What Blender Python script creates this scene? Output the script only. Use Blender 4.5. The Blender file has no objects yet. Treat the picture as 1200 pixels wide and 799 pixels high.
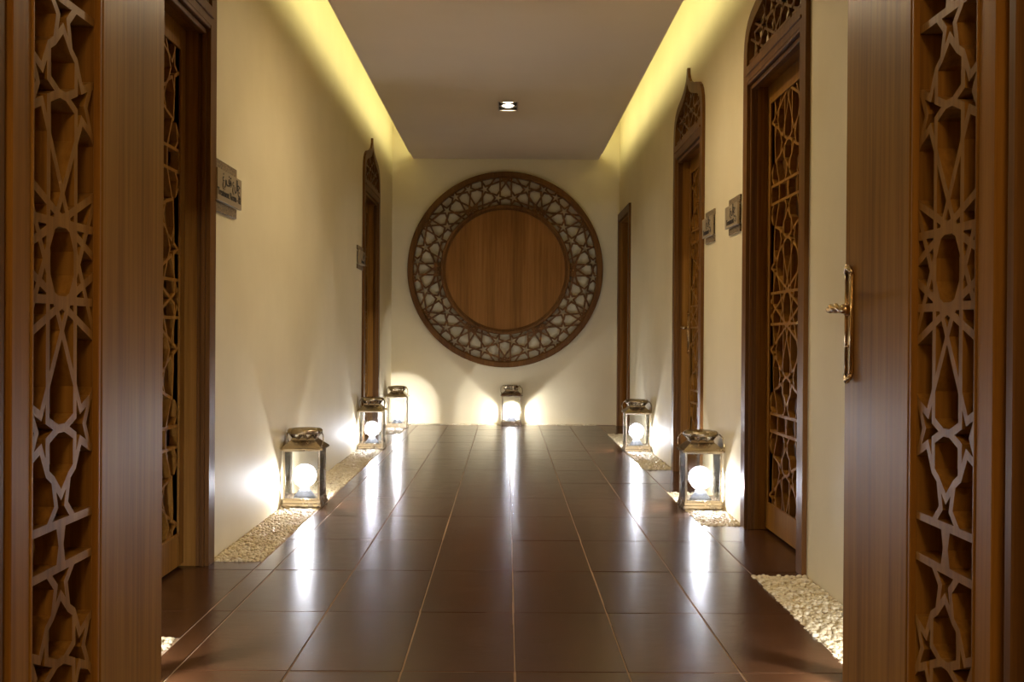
import bpy, bmesh, math, random
import numpy as np
from mathutils import Vector, Matrix
from mathutils.geometry import delaunay_2d_cdt
random.seed(7)
PI = math.pi
S = bpy.context.scene
COL = S.collection

# ------------------------------------------------------------------ camera
CAM_H = 0.8914
cam_d = bpy.data.cameras.new('camera'); cam = bpy.data.objects.new('camera', cam_d); COL.objects.link(cam)
cam_d.sensor_fit = 'HORIZONTAL'; cam_d.sensor_width = 36.0; cam_d.lens = 36.0 * 1240 / 1200
cam_d.clip_start = 0.05; cam_d.clip_end = 60
right = Vector((0.99996526, -0.00519387, 0.00651995))
fwd = Vector((0.00522767, 0.99997293, -0.00517812))
up = Vector((-0.00649288, 0.00521202, 0.99996534))
cam.matrix_world = Matrix(((right.x, up.x, -fwd.x, 0), (right.y, up.y, -fwd.y, 0), (right.z, up.z, -fwd.z, CAM_H), (0, 0, 0, 1)))
S.camera = cam

# ------------------------------------------------------------------ light levels
GLOBE_POWER = 1100.0
COVE_POWER = 2.9
FOYER_FILL_POWER = 34.0
DOWN_POWER = 10.0
DOWN_FILL_POWER = 400.0
S.view_settings.view_transform = 'Standard'
S.view_settings.look = 'None'
S.view_settings.gamma = 1.0
S.view_settings.use_curve_mapping = False
S.view_settings.exposure = 0.4
W = bpy.data.worlds.new('world'); S.world = W; W.use_nodes = True
W.node_tree.nodes['Background'].inputs[0].default_value = (1.0, 0.85, 0.62, 1)
W.node_tree.nodes['Background'].inputs[1].default_value = 0.02

# ------------------------------------------------------------------ materials
def new_mat(name):
    m = bpy.data.materials.new(name); m.use_nodes = True
    nt = m.node_tree; b = nt.nodes['Principled BSDF']
    return m, nt, b

def ramp(nt, fac, stops):
    r = nt.nodes.new('ShaderNodeValToRGB')
    el = r.color_ramp.elements
    while len(el) < len(stops): el.new(0.5)
    for e, (p, c) in zip(el, stops): e.position = p; e.color = (*c, 1)
    nt.links.new(fac, r.inputs[0]); return r.outputs[0]

def noise_tex(nt, scale, detail=4, rough=0.55, mapping=(1, 1, 1), coord='Object', rnd=False):
    tc = nt.nodes.new('ShaderNodeTexCoord'); mp = nt.nodes.new('ShaderNodeMapping')
    mp.inputs['Scale'].default_value = mapping
    nt.links.new(tc.outputs[coord], mp.inputs[0])
    if rnd:
        oi = nt.nodes.new('ShaderNodeObjectInfo'); ml = nt.nodes.new('ShaderNodeVectorMath'); ml.operation = 'SCALE'
        cb = nt.nodes.new('ShaderNodeCombineXYZ')
        for i in range(3): nt.links.new(oi.outputs['Random'], cb.inputs[i])
        nt.links.new(cb.outputs[0], ml.inputs[0]); ml.inputs['Scale'].default_value = 37.0
        nt.links.new(ml.outputs[0], mp.inputs['Location'])
    n = nt.nodes.new('ShaderNodeTexNoise')
    n.inputs['Scale'].default_value = scale; n.inputs['Detail'].default_value = detail; n.inputs['Roughness'].default_value = rough
    nt.links.new(mp.outputs[0], n.inputs['Vector'])
    return n.outputs['Fac']

def bump(nt, b, height, strength, dist):
    bp = nt.nodes.new('ShaderNodeBump'); bp.inputs['Strength'].default_value = strength; bp.inputs['Distance'].default_value = dist
    nt.links.new(height, bp.inputs['Height']); nt.links.new(bp.outputs[0], b.inputs['Normal'])

def wood(name, dark, mid, light, rough=0.36, fine=60, spec=0.08):
    m, nt, b = new_mat(name)
    g = noise_tex(nt, 1.0, 6, 0.62, (fine, fine, 1.6), rnd=True)
    big = noise_tex(nt, 1.0, 3, 0.5, (7, 7, 0.35), rnd=True)
    mx = nt.nodes.new('ShaderNodeMath'); mx.operation = 'MULTIPLY_ADD'; mx.inputs[1].default_value = 0.55
    ml = nt.nodes.new('ShaderNodeMath'); ml.operation = 'MULTIPLY'; ml.inputs[1].default_value = 0.45
    nt.links.new(big, ml.inputs[0]); nt.links.new(g, mx.inputs[0]); nt.links.new(ml.outputs[0], mx.inputs[2])
    c = ramp(nt, mx.outputs[0], [(0.36, dark), (0.5, mid), (0.66, light)])
    nt.links.new(c, b.inputs['Base Color'])
    b.inputs['Roughness'].default_value = rough
    b.inputs['Specular IOR Level'].default_value = spec
    bump(nt, b, g, 0.12, 0.001)
    return m

M_WOOD = wood('teak_wood', (0.15, 0.062, 0.010), (0.24, 0.106, 0.018), (0.32, 0.152, 0.030))
M_WOOD_D = wood('dark_teak', (0.090, 0.037, 0.009), (0.135, 0.058, 0.014), (0.19, 0.084, 0.021), 0.38)
M_WOOD_R = wood('orange_teak', (0.17, 0.066, 0.009), (0.25, 0.104, 0.015), (0.33, 0.145, 0.024), 0.4)
M_DISC = wood('veneer_wood', (0.17, 0.070, 0.015), (0.25, 0.108, 0.024), (0.33, 0.15, 0.038), 0.45, 42)

def plain(name, col, rough=0.5, metal=0.0):
    m, nt, b = new_mat(name)
    b.inputs['Base Color'].default_value = (*col, 1); b.inputs['Roughness'].default_value = rough; b.inputs['Metallic'].default_value = metal
    return m

def plaster(name, a, c):
    m, nt, b = new_mat(name)
    n = noise_tex(nt, 1.3, 5, 0.6)
    nt.links.new(ramp(nt, n, [(0.35, a), (0.65, c)]), b.inputs['Base Color'])
    b.inputs['Roughness'].default_value = 0.6
    n2 = noise_tex(nt, 60, 3, 0.6); bump(nt, b, n2, 0.15, 0.0015)
    return m
M_WALL = plaster('cream_paint', (0.68, 0.58, 0.36), (0.74, 0.64, 0.41))
M_CEIL = plaster('ceiling_paint', (0.84, 0.74, 0.62), (0.87, 0.77, 0.65))

def tile_mat():
    m, nt, b = new_mat('brown_tile')
    n = noise_tex(nt, 1.0, 6, 0.65, (5, 14, 5), rnd=True)
    c = ramp(nt, n, [(0.25, (0.056, 0.022, 0.008)), (0.55, (0.076, 0.031, 0.012)), (0.85, (0.104, 0.045, 0.019))])
    oi = nt.nodes.new('ShaderNodeObjectInfo'); hv = nt.nodes.new('ShaderNodeHueSaturation')
    mr = nt.nodes.new('ShaderNodeMapRange'); mr.inputs[3].default_value = 0.92; mr.inputs[4].default_value = 1.08
    nt.links.new(oi.outputs['Random'], mr.inputs[0]); nt.links.new(mr.outputs[0], hv.inputs['Value'])
    nt.links.new(c, hv.inputs['Color']); nt.links.new(hv.outputs[0], b.inputs['Base Color'])
    r = nt.nodes.new('ShaderNodeMapRange'); r.inputs[3].default_value = 0.16; r.inputs[4].default_value = 0.28
    nt.links.new(noise_tex(nt, 1.0, 5, 0.7, (9, 22, 9), rnd=True), r.inputs[0]); nt.links.new(r.outputs[0], b.inputs['Roughness'])
    nb = noise_tex(nt, 1.0, 4, 0.6, (22, 55, 22), rnd=True); bump(nt, b, nb, 0.40, 0.001)
    b.inputs['Specular IOR Level'].default_value = 0.42
    return m
M_TILE = tile_mat()
M_GROUT = plain('tan_grout', (0.36, 0.25, 0.16), 0.8)

def pebble_mat():
    m, nt, b = new_mat('cream_pebble')
    tc = nt.nodes.new('ShaderNodeTexCoord'); v = nt.nodes.new('ShaderNodeTexVoronoi'); v.inputs['Scale'].default_value = 55
    nt.links.new(tc.outputs['Object'], v.inputs['Vector'])
    sp = nt.nodes.new('ShaderNodeSeparateColor'); nt.links.new(v.outputs['Color'], sp.inputs[0])
    nt.links.new(ramp(nt, sp.outputs[0], [(0.0, (0.58, 0.48, 0.29)), (0.6, (0.70, 0.60, 0.39)), (1.0, (0.79, 0.71, 0.52))]), b.inputs['Base Color'])
    b.inputs['Roughness'].default_value = 0.5
    return m
M_PEB = pebble_mat()

def metal(name, col, rough):
    m, nt, b = new_mat(name)
    b.inputs['Base Color'].default_value = (*col, 1); b.inputs['Metallic'].default_value = 1.0
    r = nt.nodes.new('ShaderNodeMapRange'); r.inputs[3].default_value = rough * 0.7; r.inputs[4].default_value = rough * 1.4
    nt.links.new(noise_tex(nt, 25, 3), r.inputs[0]); nt.links.new(r.outputs[0], b.inputs['Roughness'])
    return m
M_NICKEL = metal('aged_nickel', (0.42, 0.35, 0.26), 0.24)
M_BRASS = metal('antique_brass', (0.62, 0.46, 0.26), 0.20)
M_STEEL = metal('brushed_steel', (0.6, 0.57, 0.52), 0.3)

def glass_mat():
    m = bpy.data.materials.new('clear_glass'); m.use_nodes = True; nt = m.node_tree; nt.nodes.clear()
    o = nt.nodes.new('ShaderNodeOutputMaterial'); mx = nt.nodes.new('ShaderNodeMixShader')
    t = nt.nodes.new('ShaderNodeBsdfTransparent'); t.inputs[0].default_value = (0.97, 0.98, 0.98, 1)
    g = nt.nodes.new('ShaderNodeBsdfGlossy'); g.inputs['Roughness'].default_value = 0.02
    f = nt.nodes.new('ShaderNodeFresnel'); f.inputs['IOR'].default_value = 1.5
    nt.links.new(f.outputs[0], mx.inputs[0]); nt.links.new(t.outputs[0], mx.inputs[1]); nt.links.new(g.outputs[0], mx.inputs[2])
    nt.links.new(mx.outputs[0], o.inputs[0]); return m
M_GLASS = glass_mat()
M_FROST = plain('frosted_glass', (0.05, 0.052, 0.055), 0.3)

def emis(name, col, st):
    m, nt, b = new_mat(name)
    b.inputs['Base Color'].default_value = (*col, 1)
    b.inputs['Emission Color'].default_value = (*col, 1); b.inputs['Emission Strength'].default_value = st
    return m
M_BULB = emis('bulb_glow', (0.92, 0.92, 1.0), GLOBE_POWER)
def globe_mat():
    m = bpy.data.materials.new('milky_globe'); m.use_nodes = True; nt = m.node_tree; nt.nodes.clear()
    o = nt.nodes.new('ShaderNodeOutputMaterial'); mx = nt.nodes.new('ShaderNodeMixShader'); mx.inputs[0].default_value = 0.12
    t = nt.nodes.new('ShaderNodeBsdfTransparent'); g = nt.nodes.new('ShaderNodeBsdfTranslucent')
    g.inputs[0].default_value = (0.9, 0.94, 1.0, 1)
    nt.links.new(t.outputs[0], mx.inputs[1]); nt.links.new(g.outputs[0], mx.inputs[2]); nt.links.new(mx.outputs[0], o.inputs[0]); return m
M_GLOBE = globe_mat()
M_LED = emis('cove_led', (0.98, 0.95, 0.50), COVE_POWER)
M_FOYER_FILL = emis('foyer_fill_glow', (1.0, 0.74, 0.42), FOYER_FILL_POWER)
M_DOWN = emis('downlight_lamp', (1.0, 0.84, 0.60), DOWN_POWER)
M_DOWN_FILL = emis('downlight_fill', (1.0, 0.80, 0.52), DOWN_FILL_POWER)
M_BLACK = plain('black_lettering', (0.015, 0.010, 0.008), 0.5)
M_DARKBOX = plain('dark_recess', (0.03, 0.02, 0.015), 0.6)
M_PLATE = plain('bronze_plate', (0.34, 0.26, 0.16), 0.42, 0.25)

def band_mat():
    m, nt, b = new_mat('patterned_band')
    tc = nt.nodes.new('ShaderNodeTexCoord'); v = nt.nodes.new('ShaderNodeTexVoronoi'); v.inputs['Scale'].default_value = 75; v.feature = 'DISTANCE_TO_EDGE'
    nt.links.new(tc.outputs['Object'], v.inputs['Vector'])
    nt.links.new(ramp(nt, v.outputs['Distance'], [(0.08, (0.24, 0.17, 0.09)), (0.2, (0.09, 0.06, 0.035))]), b.inputs['Base Color'])
    b.inputs['Roughness'].default_value = 0.45
    return m
M_BAND = band_mat()

# ------------------------------------------------------------------ helpers
def link_mesh(name, me, mat=None, parent=None, loc=None, rot=None):
    o = bpy.data.objects.new(name, me); COL.objects.link(o)
    if mat is not None and not me.materials: me.materials.append(mat)
    if parent is not None: o.parent = parent
    if loc is not None: o.location = loc
    if rot is not None: o.rotation_euler = rot
    return o
def obj(name, bm, mat, parent=None, loc=None, rot=None, smooth=False):
    bmesh.ops.recalc_face_normals(bm, faces=bm.faces)
    me = bpy.data.meshes.new(name); bm.to_mesh(me); bm.free()
    if smooth:
        for p in me.polygons: p.use_smooth = True
    return link_mesh(name, me, mat, parent, loc, rot)
def box(bm, x0, x1, y0, y1, z0, z1):
    v = [bm.verts.new(p) for p in ((x0,y0,z0),(x1,y0,z0),(x1,y1,z0),(x0,y1,z0),(x0,y0,z1),(x1,y0,z1),(x1,y1,z1),(x0,y1,z1))]
    for f in ((0,3,2,1),(4,5,6,7),(0,1,5,4),(1,2,6,5),(2,3,7,6),(3,0,4,7)): bm.faces.new([v[i] for i in f])
def boxes(*bs, bev=0.0):
    bm = bmesh.new()
    for b in bs: box(bm, *b)
    if bev: bmesh.ops.bevel(bm, geom=bm.edges[:], offset=bev, segments=1, affect='EDGES')
    return bm
def lathe(bm, prof, n=32, c=(0, 0, 0)):
    rings = []
    for r, z in prof:
        if r < 1e-6: rings.append([bm.verts.new((c[0], c[1], c[2]+z))])
        else: rings.append([bm.verts.new((c[0]+r*math.cos(2*PI*i/n), c[1]+r*math.sin(2*PI*i/n), c[2]+z)) for i in range(n)])
    for a, b in zip(rings, rings[1:]):
        for i in range(n):
            j = (i+1) % n
            if len(a) == 1 and len(b) > 1: bm.faces.new((a[0], b[i], b[j]))
            elif len(b) == 1 and len(a) > 1: bm.faces.new((a[i], b[0], a[j]))
            elif len(a) > 1: bm.faces.new((a[i], b[i], b[j], a[j]))
def tube(bm, pts, rad, n=8, closed=False):
    pts = [Vector(p) for p in pts]; rings = []; N = len(pts)
    rads = rad if isinstance(rad, (list, tuple)) else [rad]*N
    ref = None
    for i, p in enumerate(pts):
        a = pts[(i-1) % N] if (closed or i > 0) else p; b = pts[(i+1) % N] if (closed or i < N-1) else p
        t = (b-a).normalized()
        if ref is None: ref = Vector((0, 0, 1)) if abs(t.z) < 0.9 else Vector((1, 0, 0))
        u = (ref - t*ref.dot(t)).normalized(); ref = u; w = t.cross(u)
        rings.append([bm.verts.new(p + (u*math.cos(2*PI*k/n) + w*math.sin(2*PI*k/n))*rads[i]) for k in range(n)])
    for i in range(N if closed else N-1):
        a, b = rings[i], rings[(i+1) % N]
        for k in range(n): bm.faces.new((a[k], a[(k+1) % n], b[(k+1) % n], b[k]))
    if not closed:
        bm.faces.new(rings[0][::-1]); bm.faces.new(rings[-1])
def objs(name, mat, parent, *bs, bev=0.0):
    for b in bs: obj(name, boxes(b, bev=bev), mat, parent)
def tag(o, label=None, cat=None, group=None, kind=None):
    if label: o['label'] = label
    if cat: o['category'] = cat
    if group: o['group'] = group
    if kind: o['kind'] = kind
    return o
def empty(name, loc=(0, 0, 0), rz=0.0, parent=None):
    o = bpy.data.objects.new(name, None); COL.objects.link(o); o.location = loc; o.rotation_euler = (0, 0, rz)
    o.empty_display_size = 0.1
    if parent: o.parent = parent
    return o

def plate(name, outline, holes, y0, y1, bev=0.0):
    """flat board in the x-z plane with holes, front face at y0 and back at y1"""
    ya, yb = min(y0, y1), max(y0, y1)
    V, E = [], []
    for poly in [outline] + list(holes):
        n = len(V); V += [Vector((p[0], p[1])) for p in poly]
        E += [(n+i, n+(i+1) % len(poly)) for i in range(len(poly))]
    ov, oe, of, o1, o2, o3 = delaunay_2d_cdt(V, E, [], 0, 1e-6)
    A = np.array([[V[i].x, V[i].y, V[j].x, V[j].y] for i, j in E])
    P = np.array([[sum(ov[i].x for i in f)/3, sum(ov[i].y for i in f)/3] for f in of])
    cnt = np.zeros(len(P), int)
    for x1, z1, x2, z2 in A:
        if z1 == z2: continue
        m = (z1 > P[:, 1]) != (z2 > P[:, 1])
        cnt += m & (P[:, 0] < (x2-x1)*(P[:, 1]-z1)/(z2-z1)+x1)
    keep = [f for f, c in zip(of, cnt) if c % 2]
    bm = bmesh.new()
    fr = [bm.verts.new((v.x, ya, v.y)) for v in ov]; bk = [bm.verts.new((v.x, yb, v.y)) for v in ov]
    ec = {}
    for f in keep:
        bm.faces.new([fr[i] for i in f]); bm.faces.new([bk[i] for i in reversed(f)])
        for i in range(3):
            k = (f[i], f[(i+1) % 3])
            if (k[1], k[0]) in ec: del ec[(k[1], k[0])]
            else: ec[k] = 1
    for i, j in ec: bm.faces.new((fr[j], fr[i], bk[i], bk[j]))
    for v in [v for v in bm.verts if not v.link_faces]: bm.verts.remove(v)
    bmesh.ops.recalc_face_normals(bm, faces=bm.faces)
    bmesh.ops.dissolve_limit(bm, angle_limit=0.01, verts=bm.verts, edges=bm.edges)
    bmesh.ops.triangulate(bm, faces=[f for f in bm.faces if len(f.verts) > 4])
    me = bpy.data.meshes.new(name); bm.to_mesh(me); bm.free()
    return me

# ---- planar strapwork: lines -> faces -> holes
def arrange(segs):
    """segs: list of (ax,ay,bx,by,border)"""
    n = len(segs); cuts = [[0.0, 1.0] for _ in segs]
    bb = [(min(s[0], s[2])-1e-6, max(s[0], s[2])+1e-6, min(s[1], s[3])-1e-6, max(s[1], s[3])+1e-6) for s in segs]
    for i in range(n):
        ax, ay, bx, by = segs[i][:4]; dx, dy = bx-ax, by-ay; L = math.hypot(dx, dy); bi = bb[i]
        for j in range(i+1, n):
            bj = bb[j]
            if bi[1] < bj[0] or bj[1] < bi[0] or bi[3] < bj[2] or bj[3] < bi[2]: continue
            cx, cy, ex, ey = segs[j][:4]; fx, fy = ex-cx, ey-cy
            den = dx*fy-dy*fx; Lj = math.hypot(fx, fy)
            if abs(den) < 1e-9*L*Lj + 1e-14: continue
            t = ((cx-ax)*fy-(cy-ay)*fx)/den; u = ((cx-ax)*dy-(cy-ay)*dx)/den
            et, eu = 2e-4/L, 2e-4/Lj
            if -et <= t <= 1+et and -eu <= u <= 1+eu:
                cuts[i].append(min(1, max(0, t))); cuts[j].append(min(1, max(0, u)))
    nodes = []; grid = {}
    def node(x, y):
        gx, gy = round(x/1e-3), round(y/1e-3)
        for a in (-1, 0, 1):
            for b in (-1, 0, 1):
                for k in grid.get((gx+a, gy+b), ()):
                    if math.hypot(nodes[k][0]-x, nodes[k][1]-y) < 8e-4: return k
        nodes.append((x, y)); grid.setdefault((gx, gy), []).append(len(nodes)-1); return len(nodes)-1
    edges = {}
    for s, c in zip(segs, cuts):
        c = sorted(set(c)); ks = [node(s[0]+(s[2]-s[0])*t, s[1]+(s[3]-s[1])*t) for t in c]
        for a, b in zip(ks, ks[1:]):
            if a != b:
                k = (min(a, b), max(a, b)); edges[k] = edges.get(k, False) or s[4]
    adj = {}
    for a, b in edges: adj.setdefault(a, set()).add(b); adj.setdefault(b, set()).add(a)
    st = [a for a in adj if len(adj[a]) == 1]
    while st:
        a = st.pop()
        if len(adj[a]) != 1: continue
        b = adj[a].pop(); adj[b].discard(a)
        if len(adj[b]) == 1: st.append(b)
    order = {a: sorted(nb, key=lambda b: math.atan2(nodes[b][1]-nodes[a][1], nodes[b][0]-nodes[a][0])) for a, nb in adj.items()}
    seen = set(); faces = []
    for a in order:
        for b in order[a]:
            if (a, b) in seen: continue
            loop = []; u, v = a, b
            while (u, v) not in seen:
                seen.add((u, v)); loop.append(u)
                o = order[v]; k = o.index(u); w = o[(k-1) % len(o)]; u, v = v, w
            ar = sum(nodes[loop[i]][0]*nodes[loop[(i+1) % len(loop)]][1]-nodes[loop[(i+1) % len(loop)]][0]*nodes[loop[i]][1] for i in range(len(loop)))/2
            if ar > 1e-6:
                faces.append([(nodes[p], edges[(min(p, q), max(p, q))]) for p, q in zip(loop, loop[1:]+loop[:1])])
    return faces
def shrink(face, w, wb):
    """offset a counter-clockwise face inward; border edges by wb"""
    P = [f[0] for f in face]; B = [f[1] for f in face]
    E = []
    for i in range(len(P)):
        a, b = P[i], P[(i+1) % len(P)]; dx, dy = b[0]-a[0], b[1]-a[1]; L = math.hypot(dx, dy)
        if L < 1e-6: continue
        dx, dy = dx/L, dy/L
        if E and E[-1][1] == B[i] and abs(E[-1][2]*dy-E[-1][3]*dx) < 0.02 and E[-1][2]*dx+E[-1][3]*dy > 0: continue
        E.append((a, B[i], dx, dy))
    while len(E) >= 3:
        lines = []
        for a, bd, dx, dy in E:
            o = wb if bd else w
            lines.append((a[0]-dy*o, a[1]+dx*o, dx, dy))
        pts = []
        for i in range(len(lines)):
            x1, y1, d1, e1 = lines[i-1]; x2, y2, d2, e2 = lines[i]
            den = d1*e2-e1*d2
            if abs(den) < 1e-3: pts.append((x2, y2)); continue
            t = ((x2-x1)*e2-(y2-y1)*d2)/den; pts.append((x1+d1*t, y1+e1*t))
        bad = None; worst = 1e-4
        for i in range(len(lines)):
            p, q = pts[i], pts[(i+1) % len(pts)]
            s = (q[0]-p[0])*lines[i][2]+(q[1]-p[1])*lines[i][3]
            if s < worst: worst = s; bad = i
        if bad is None:
            ar = sum(pts[i][0]*pts[(i+1) % len(pts)][1]-pts[(i+1) % len(pts)][0]*pts[i][1] for i in range(len(pts)))/2
            if ar < 3e-5: return None
            for p in pts:
                if min(math.hypot(p[0]-q[0], p[1]-q[1]) for q in P) > 0.12: return None
            return pts
        E.pop(bad)
    return None

def star_lines(cx, cy, ang, rho, free, length):
    """five pointed star; ang = direction of tip 0 (radians); free = tip indices whose lines run on"""
    out = []; rv = rho*0.381966
    T = [(cx+rho*math.cos(ang+2*PI*k/5), cy+rho*math.sin(ang+2*PI*k/5)) for k in range(5)]
    V = [(cx+rv*math.cos(ang+2*PI*(k+.5)/5), cy+rv*math.sin(ang+2*PI*(k+.5)/5)) for k in range(5)]
    for k in range(5):
        for v in (V[k], V[k-1]):
            e = T[k]
            if k in free:
                d = math.hypot(e[0]-v[0], e[1]-v[1]); L = free[k] if isinstance(free, dict) else length
                e = (e[0]+(e[0]-v[0])/d*L, e[1]+(e[1]-v[1])/d*L)
            out.append((v[0], v[1], e[0], e[1]))
    return out, T
def clip_rect(s, x0, x1, y0, y1):
    ax, ay, bx, by = s[:4]; t0, t1 = 0.0, 1.0; dx, dy = bx-ax, by-ay
    for p, q in ((-dx, ax-x0), (dx, x1-ax), (-dy, ay-y0), (dy, y1-ay)):
        if abs(p) < 1e-12:
            if q < 0: return None
        else:
            r = q/p
            if p < 0: t0 = max(t0, r)
            else: t1 = min(t1, r)
    if t0 >= t1-1e-6: return None
    return (ax+dx*t0, ay+dy*t0, ax+dx*t1, ay+dy*t1, False)

HALF = 0.515   # half period of the door pattern
def door_segments(zc):
    """strap centre lines round a rosette at height zc, both half periods"""
    segs = []
    R, RHO = 0.318, 0.080
    for k in range(10):
        a = PI/2 + PI/10 + k*PI/5
        cx, cy = R*math.cos(a), R*math.sin(a)
        # tip 0 points to the centre
        inner = 2*(R-RHO)*math.cos(PI/10)
        fr = {0: inner}
        st, T = star_lines(cx, cy, a+PI, RHO, fr, 0)
        segs += [s for s in st]
        b = a + PI/5
        # strap joining neighbour stars of the ring
        c2 = (R*math.cos(b), R*math.sin(b))
        d = (c2[0]-cx, c2[1]-cy); L = math.hypot(*d); d = (d[0]/L, d[1]/L)
        segs.append((cx+d[0]*RHO*.98, cy+d[1]*RHO*.98, c2[0]-d[0]*RHO*.98, c2[1]-d[1]*RHO*.98))
        # small kites pointing outward between neighbours, sideways ones only
        m = a + PI/10
        if abs(math.sin(m)) < 0.9:
            K = (0.455*math.cos(m), 0.455*math.sin(m))
            for q, sg in ((a, 1), (b, -1)):
                tx = R*math.cos(q)+RHO*math.cos(q+sg*PI/5); ty = R*math.sin(q)+RHO*math.sin(q+sg*PI/5)
                segs.append((tx, ty, K[0], K[1]))
    segs += [(-0.6, 0.070, 0.6, 0.070), (-0.6, -0.070, 0.6, -0.070)]
    for sy in (1, -1):
        for cx in (0, 0.36, -0.36):
            st, T = star_lines(cx, sy*0.452, sy*PI/2, 0.074, {}, 0)
            segs += st
            if cx == 0:
                for sx in (1, -1):
                    a = math.atan2(sy*0.303, sx*0.098)
                    q = a + (PI/5 if sx*sy > 0 else -PI/5)
                    tx = 0.318*math.cos(a)+0.08*math.cos(q); ty = 0.318*math.sin(a)+0.08*math.sin(q)
                    segs.append((tx, ty, sx*0.0435, sy*0.392))
        segs.append((-0.6, sy*0.475, 0.6, sy*0.475))
        for sx in (1, -1):
            segs.append((sx*0.18, sy*0.475, sx*0.26, sy*0.36))
            segs.append((sx*0.18, sy*0.475, sx*0.115, sy*0.39))
            segs.append((sx*0.18, sy*0.475, sx*0.18, sy*0.56))
    segs = [s for s in segs if s]
    out = []
    for s in segs:
        c = clip_rect((s[0], s[1], s[2], s[3]), -2, 2, -HALF, HALF)
        if c: out.append((c[0], c[1]+zc, c[2], c[3]+zc))
    return out
def lattice(name, x0, x1, z0, z1, xc, xs, w, y0, y1, border=0.0, bev=0.0):
    segs = []
    for k in (-1, 0, 1):
        for s in door_segments(1.02 + k*2*HALF):
            c = clip_rect((xc+s[0]*xs, s[1], xc+s[2]*xs, s[3]), x0, x1, z0, z1)
            if c: segs.append(c)
    c = [(x0, z0), (x1, z0), (x1, z1), (x0, z1)]
    for i in range(4): segs.append((*c[i], *c[(i+1) % 4], True))
    holes = [h for h in (shrink(f, w/2, border) for f in arrange(segs)) if h]
    e = 0.004
    return plate(name, [(x0-e, z0-e), (x1+e, z0-e), (x1+e, z1+e), (x0-e, z1+e)], holes, y0, y1, bev)

# ------------------------------------------------------------------ dimensions
XL, XR = -1.155, 1.125       # side wall faces
YB = 10.62                   # back wall face
YP = 1.55                    # corridor side of the entrance wall
ZC, ZT = 2.66, 3.25          # hung ceiling, slab above
DOORS_R = [(4.46, 'handle_near'), (6.55, 'handle_far')]
DOORS_L = [(3.62, 'handle_near'), (8.965, 'handle_near')]

ARCH_R = [(0.52, 2.16), (0.517, 2.215), (0.505, 2.27), (0.48, 2.315), (0.44, 2.35), (0.38, 2.378), (0.30, 2.397), (0.22, 2.412), (0.15, 2.43), (0.09, 2.452), (0.045, 2.482), (0.022, 2.515), (0.016, 2.55)]
def arch_outline(base):
    return [(-0.52, base)] + [(-x, z) for x, z in ARCH_R] + [(x, z) for x, z in reversed(ARCH_R)] + [(0.52, base)]
ARCH_IN = [(0.452, 2.145), (0.45, 2.20), (0.44, 2.245), (0.415, 2.283), (0.375, 2.308), (0.31, 2.330), (0.23, 2.347), (0.15, 2.366), (0.09, 2.388), (0.04, 2.418), (0.0, 2.455)]
def arch_in():
    return [(x, z) for x, z in ARCH_IN] + [(-x, z) for x, z in reversed(ARCH_IN[:-1])]

# ------------------------------------------------------------------ side walls with doorways and arch recesses
def side_wall(name, x, sgn, spans, y0, y1):
    """local x runs along the wall; spans = [(centre, type)]; sgn +1 right wall (local x = -Y)"""
    L = []
    conv = (lambda Y: -Y) if sgn > 0 else (lambda Y: Y)
    us = sorted([(conv(Y), t) for Y, t in spans])
    a, b = sorted((conv(y0), conv(y1)))
    out = [(a, 0)]
    for u, t in us:
        if t == 'arch':
            out += [(u-0.47, 0), (u-0.47, 2.145)] + [(u-xx, zz) for xx, zz in ARCH_IN] + [(u+xx, zz) for xx, zz in reversed(ARCH_IN[:-1])] + [(u+0.47, 2.145), (u+0.47, 0)]
        else:
            out += [(u-0.42, 0), (u-0.42, 2.04), (u+0.42, 2.04), (u+0.42, 0)]
    out += [(b, 0), (b, ZT), (a, ZT)]
    me = plate(name, out, [], 0.0, 0.16)
    o = link_mesh(name, me, M_WALL, None, (x, 0, 0), (0, 0, -PI/2 if sgn > 0 else PI/2))
    return tag(o, kind='structure')
side_wall('wall_right', XR, 1, [(d[0], 'arch') for d in DOORS_R] + [(10.10, 'rect')], YP, YB+0.16)
side_wall('wall_left', XL, -1, [(d[0], 'arch') for d in DOORS_L], YP, YB+0.16)
tag(obj('wall_back', boxes((XL-0.2, XR+0.2, YB, YB+0.15, -0.05, ZT)), M_WALL), kind='structure')
# entrance wall with the portal the camera looks through
PX = 0.84
tag(obj('wall_front', boxes((-2.3, -PX-0.03, 1.33, YP, 0, ZT), (PX+0.03, 2.3, 1.33, YP, 0, ZT), (-PX-0.03, PX+0.03, 1.33, YP, 2.43, ZT)), M_WALL), kind='structure')
# foyer behind the camera
tag(obj('wall_foyer_left', boxes((-2.4, -2.3, -2.2, YP, 0, ZT)), M_WALL), kind='structure')
tag(obj('wall_foyer_right', boxes((2.3, 2.4, -2.2, YP, 0, ZT)), M_WALL), kind='structure')
tag(obj('wall_foyer_rear', boxes((-2.4, 2.4, -2.3, -2.2, 0, ZT)), M_WALL), kind='structure')

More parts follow.
